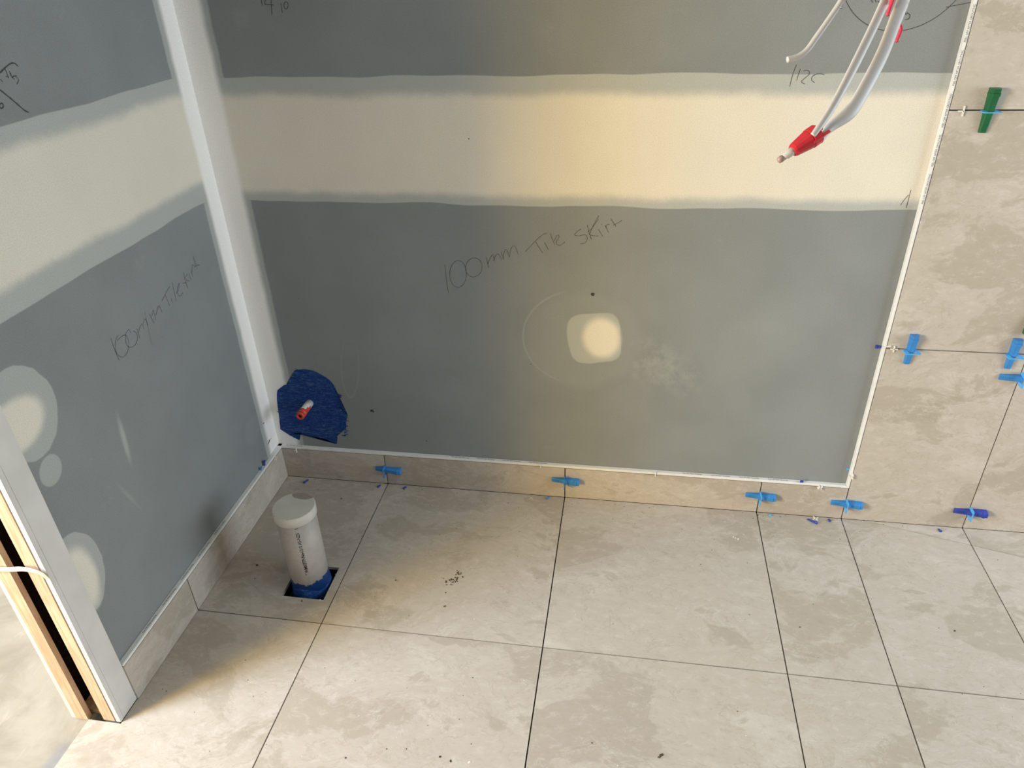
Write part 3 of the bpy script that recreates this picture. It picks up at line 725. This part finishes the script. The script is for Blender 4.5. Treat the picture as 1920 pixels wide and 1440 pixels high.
def stubp(pos, axis, nrm, mat, label, L=0.016, W=0.006, H=0.005):
    """little tapered wedge spacer"""
    a = axis.normalized(); n = (nrm - a * nrm.dot(a)).normalized(); b = n.cross(a); bm = bmesh.new(); secs = []
    for s, hh, ww in ((-0.5, 0.35, 0.8), (0.25, 0.85, 1), (0.30, 1.15, 1.1), (0.44, 1.2, 1.1), (0.5, 0.95, 0.9)):
        secs.append([bm.verts.new(a * s * L + b * x * W * ww / 2 + n * y * H * hh) for x, y in ((-1, 0), (1, 0), (1, 0.8), (0.7, 1), (-0.7, 1), (-1, 0.8))])
    for A, B in zip(secs, secs[1:]):
        for i in range(6): bm.faces.new((A[i], A[(i + 1) % 6], B[(i + 1) % 6], B[i]))
    bm.faces.new(secs[0][::-1]); bm.faces.new(secs[-1]); bmesh.ops.recalc_face_normals(bm, faces=bm.faces)
    o = link('wedge_spacer', bm, M[mat]); o.location = pos; return tag(o, label, 'wedge spacer', 'small blue wedge spacers')
def fl_(u, v): return hit(u, v, 2, 0.0003)
dn = Vector((-0.35, -1, 0))
stubp(fl_(574, 903), dn, EZV, 'navy', 'navy spacer under the skirting nearest the room corner', 0.022)
stubp(fl_(711, 912), dn, EZV, 'navy', 'navy spacer on the floor just left of the first skirting wedge', 0.015)
stubp(fl_(759, 915), dn, EZV, 'navy', 'dark blue spacer on the floor right of the first skirting wedge', 0.015)
stubp(fl_(1027, 934), dn, EZV, 'blue', 'mid blue spacer on the floor left of the middle skirting wedge', 0.014)
stubp(fl_(1444, 966), Vector((-0.1, -1, 0)), EZV, 'skyblue', 'light blue stub on the floor under the skirting', 0.011)
stubp(fl_(1555, 976), Vector((0.05, -1, 0)), EZV, 'navy', 'navy stub on the floor left of the wall tile joint', 0.013)
stubp(fl_(1762, 995), Vector((0.15, -1, 0)), EZV, 'navy', 'navy stub on the floor under the wall tiles', 0.014)
stubp(fl_(1523, 978), Vector((1, -0.75, 0)), EZV, 'navy', 'long navy wedge offcut lying beside a white cross spacer', 0.032, 0.006, 0.006)
stubp(hit(1649, 650, 1, -0.0005), Vector((-1, 0, 0.05)), NB, 'navy', 'navy spacer stuck left of the upright trim', 0.022, 0.008)
stubp(Vector((hit(1501, 897, 2, TZ1).x, -0.009, TZ1 + 0.001)), Vector((-0.2, -0.3, 1)), NB, 'navy', 'navy spacer standing on the trim above the skirting', 0.014, 0.009, 0.006)
stubp(hit(1592, 879, 1, -0.0005), Vector((-1, 0, 0)), NB, 'skyblue', 'light blue sliver behind the upright trim near its foot', 0.014, 0.007, 0.003)
stubp(Vector((0.006, hit(495, 868, 0, 0.006).y, TZ1 + 0.009)), Vector((0, 0.1, 1)), EXV, 'navy', 'navy spacer standing on the left wall trim near the corner', 0.020, 0.008)
stubp(Vector((0.006, hit(489, 880, 0, 0.006).y, TZ1 + 0.006)), Vector((0, -0.2, 1)), EXV, 'blue', 'pale blue spacer standing on the left wall trim beside a navy one', 0.013, 0.006)

# ------------------------------------------------------------------ hanging cables
def dpath(L, s=0.62): return [Vector(deep(u, v, s + e)) for u, v, e in L]
def up_to_ceiling(P, top):
    a = P[0]; return [Vector(top), a.lerp(Vector(top), 0.55) + Vector((0.012, 0.0, 0)), a.lerp(Vector(top), 0.2) + Vector((0.004, 0, 0))] + P
def view(u, v): return -ray(u, v).normalized()
P = up_to_ceiling(dpath([(1590, -30, 0), (1578, 0, 0), (1556, 34, 0), (1532, 68, 0), (1514, 93, 0), (1497, 106, 0), (1476, 112, 0)]), (1.46, -1.02, 2.42))
bm = bmesh.new(); tube(bm, spline(P, 8), 0.0026, 0.0026, up=Vector((0.5, 1, 0)), seg=14)
tag(link('electrical_cable', bm, M['cable'], smooth=True), 'white cable with a bent free end, leftmost of the hanging cables', 'cable', 'white cables hanging from the ceiling')
P = up_to_ceiling(dpath([(1672, -30, 0), (1660, 0, 0), (1640, 45, 0), (1611, 105, 0), (1583, 160, 0), (1558, 205, 0), (1532, 244, 0), (1524, 254, 0)]), (1.50, -1.00, 2.42))
S = spline(P, 8); n_ = len(S)
wd = [(1.0 - 0.45 * max(0, (i / (n_ - 1) - 0.62) / 0.38), 1.0) for i in range(n_)]
bm = bmesh.new(); tube(bm, S, 0.0046, 0.0021, up=Vector((0.62, -1.0, 0.32)), seg=16, widths=wd)
tag(link('electrical_cable', bm, M['cable'], smooth=True), 'thin white cable running into the left side of the red connector', 'cable', 'white cables hanging from the ceiling')
P = up_to_ceiling(dpath([(1705, -30, 0), (1694, 0, 0), (1678, 40, 0), (1655, 100, 0), (1622, 165, 0), (1596, 207, 0), (1560, 236, 0), (1546, 252, 0), (1537, 264, 0)], 0.635), (1.53, -0.99, 2.42))
S = spline(P, 8); n_ = len(S)
wd = []
for i in range(n_):
    t = i / (n_ - 1); k = 1.0 if t < 0.74 else 1.0 - 0.55 * min(1, (t - 0.74) / 0.14); wd.append((k, 1.0))
bm = bmesh.new(); tube(bm, S, 0.0069, 0.0026, up=Vector((0.62, -1.0, 0.32)), seg=18, widths=wd)
tag(link('electrical_cable', bm, M['cable'], smooth=True), 'broad flat white cable running into the right side of the red connector', 'cable', 'white cables hanging from the ceiling')
for L_, s_, top, lab in (([(1685, -40, 0), (1674, 0, 0), (1669, 14, 0), (1664, 29, 0)], 0.612, (1.49, -1.01, 2.42), 'short red wire end in front of the flat white cable'),
                ([(1698, -40, 0), (1688, 0, 0), (1684, 36, 0), (1689, 56, 0), (1681, 78, 0)], 0.665, (1.54, -0.97, 2.42), 'red wire end peeking out right of the flat white cable')):
    P = up_to_ceiling(dpath(L_, s_), top); bm = bmesh.new(); tube(bm, spline(P, 8), 0.0016, 0.0016, up=Vector((0.4, 1, 0)), seg=12)
    tag(link('red_wire', bm, M['redwire'], smooth=True), lab, 'wire')
# red connector
A = Vector(deep(1533, 250, 0.628)); Bp = Vector(deep(1486, 283, 0.628)); ax = (Bp - A); Ln = ax.length
con = empty('wire_connector', A, 'red tapered plastic connector on the end of hanging white cables', 'connector')
rot = ax.to_track_quat('Z', 'Y').to_matrix().to_4x4()
bm = bmesh.new(); lathe(bm, [(0.0, 0.0005), (0.0078, 0.0), (0.0088, 0.001), (0.0089, Ln * 0.32), (0.0082, Ln * 0.33), (0.0082, Ln * 0.37), (0.0084, Ln * 0.375), (0.0060, Ln * 0.93), (0.0050, Ln), (0.0, Ln)], rot, 16); link('connector_body', bm, M['red'], con)
bm = bmesh.new(); tube(bm, [rot @ Vector((0.0075, 0, -0.006)), rot @ Vector((0.0075, 0, Ln * 0.4))], 0.0018, 0.0012, seg=8); tube(bm, [rot @ Vector((0, 0.0025, -0.0045)), rot @ Vector((0, 0.0025, 0.004))], 0.0022, seg=8)
link('connector_rib', bm, M['red'], con)
bm = bmesh.new(); lathe(bm, [(0.0, Ln * 0.9), (0.0040, Ln * 0.92), (0.0036, Ln + 0.006), (0.0028, Ln + 0.007), (0.0028, Ln + 0.010), (0.0, Ln + 0.010)], rot, 16); link('clear_nozzle', bm, M['clear'], con, True)
bm = bmesh.new(); lathe(bm, [(0.0, Ln + 0.008), (0.0022, Ln + 0.0085), (0.0030, Ln + 0.012), (0.0026, Ln + 0.0145), (0.0, Ln + 0.0155)], rot, 16); link('metal_tip', bm, M['copper'], con, True)

# ------------------------------------------------------------------ loose grit on the floor
bm = bmesh.new()
def speck(bm, p, r, flat=0.5):
    m = Matrix.Translation(p + Vector((0, 0, r * flat * 0.4))) @ Matrix.Rotation(random.uniform(0, 6.28), 4, 'Z') @ Matrix.Diagonal((r * random.uniform(0.7, 1.7), r, r * flat, 1))
    bmesh.ops.create_icosphere(bm, subdivisions=1, radius=1.0, matrix=m)
for k in range(38):
    u = random.gauss(853, 9); v = 1084 - (u - 853) * 0.7 + random.gauss(0, 6); speck(bm, hit(u, v, 2, 0), random.uniform(0.0008, 0.0032), 0.35)
for u, v, r in ((742, 1088, .0035), (750, 1045, .002), (856, 991, .003), (767, 1030, .002), (834, 1137, .0045), (482, 1060, .006), (478, 1085, .004), (640, 935, .004), (690, 1008, .002), (566, 1127, .005), (1240, 1416, .006), (1236, 1420, .004), (648, 1421, .004), (825, 1419, .005), (845, 1427, .004), (902, 1063, .0015),
                (902, 938, .0025), (962, 941, .002), (910, 948, .002), (972, 953, .0015), (1130, 941, .002), (1073, 945, .002), (1421, 966, .004), (1412, 972, .003), (1271, 948, .002), (1100, 943, .002), (1500, 1176, .0035), (1790, 1183, .004), (1218, 952, .003), (1225, 950, .002), (1463, 969, .003), (763, 1290, .002), (725, 1404, .0025), (762, 1404, .002), (305, 1292, .002), (312, 1296, .003), (498, 1298, .002), (475, 1306, .002), (1110, 1393, .003), (1150, 1170, .002), (1180, 1140, .002)):
    speck(bm, hit(u, v, 2, 0), r * 0.62, 0.35)
for k in range(230):
    x = random.uniform(0.05, 2.4); y = -abs(random.gauss(0, 0.10)) - 0.018 if k % 2 else random.uniform(-1.3, -0.05)
    speck(bm, Vector((x, y, 0)), random.uniform(0.0005, 0.0014), 0.4)
tag(link('floor_grit', bm, M['grit']), 'scattered brown grit and crumbs lying on the tiled floor', 'grit', None, 'stuff')
bm = bmesh.new()
for k in range(120): speck(bm, Vector((random.uniform(0.05, 2.3), random.uniform(-1.4, -0.03), 0)), random.uniform(0.0005, 0.0014), 0.3)
for u, v in ((1379, 1009), (1384, 1011), (1375, 1007), (880, 1429), (600, 1125)): speck(bm, hit(u, v, 2, 0), 0.003, 0.3)
tag(link('white_dust_crumbs', bm, M['dust']), 'scattered white filler crumbs lying on the tiled floor', 'crumbs', None, 'stuff')
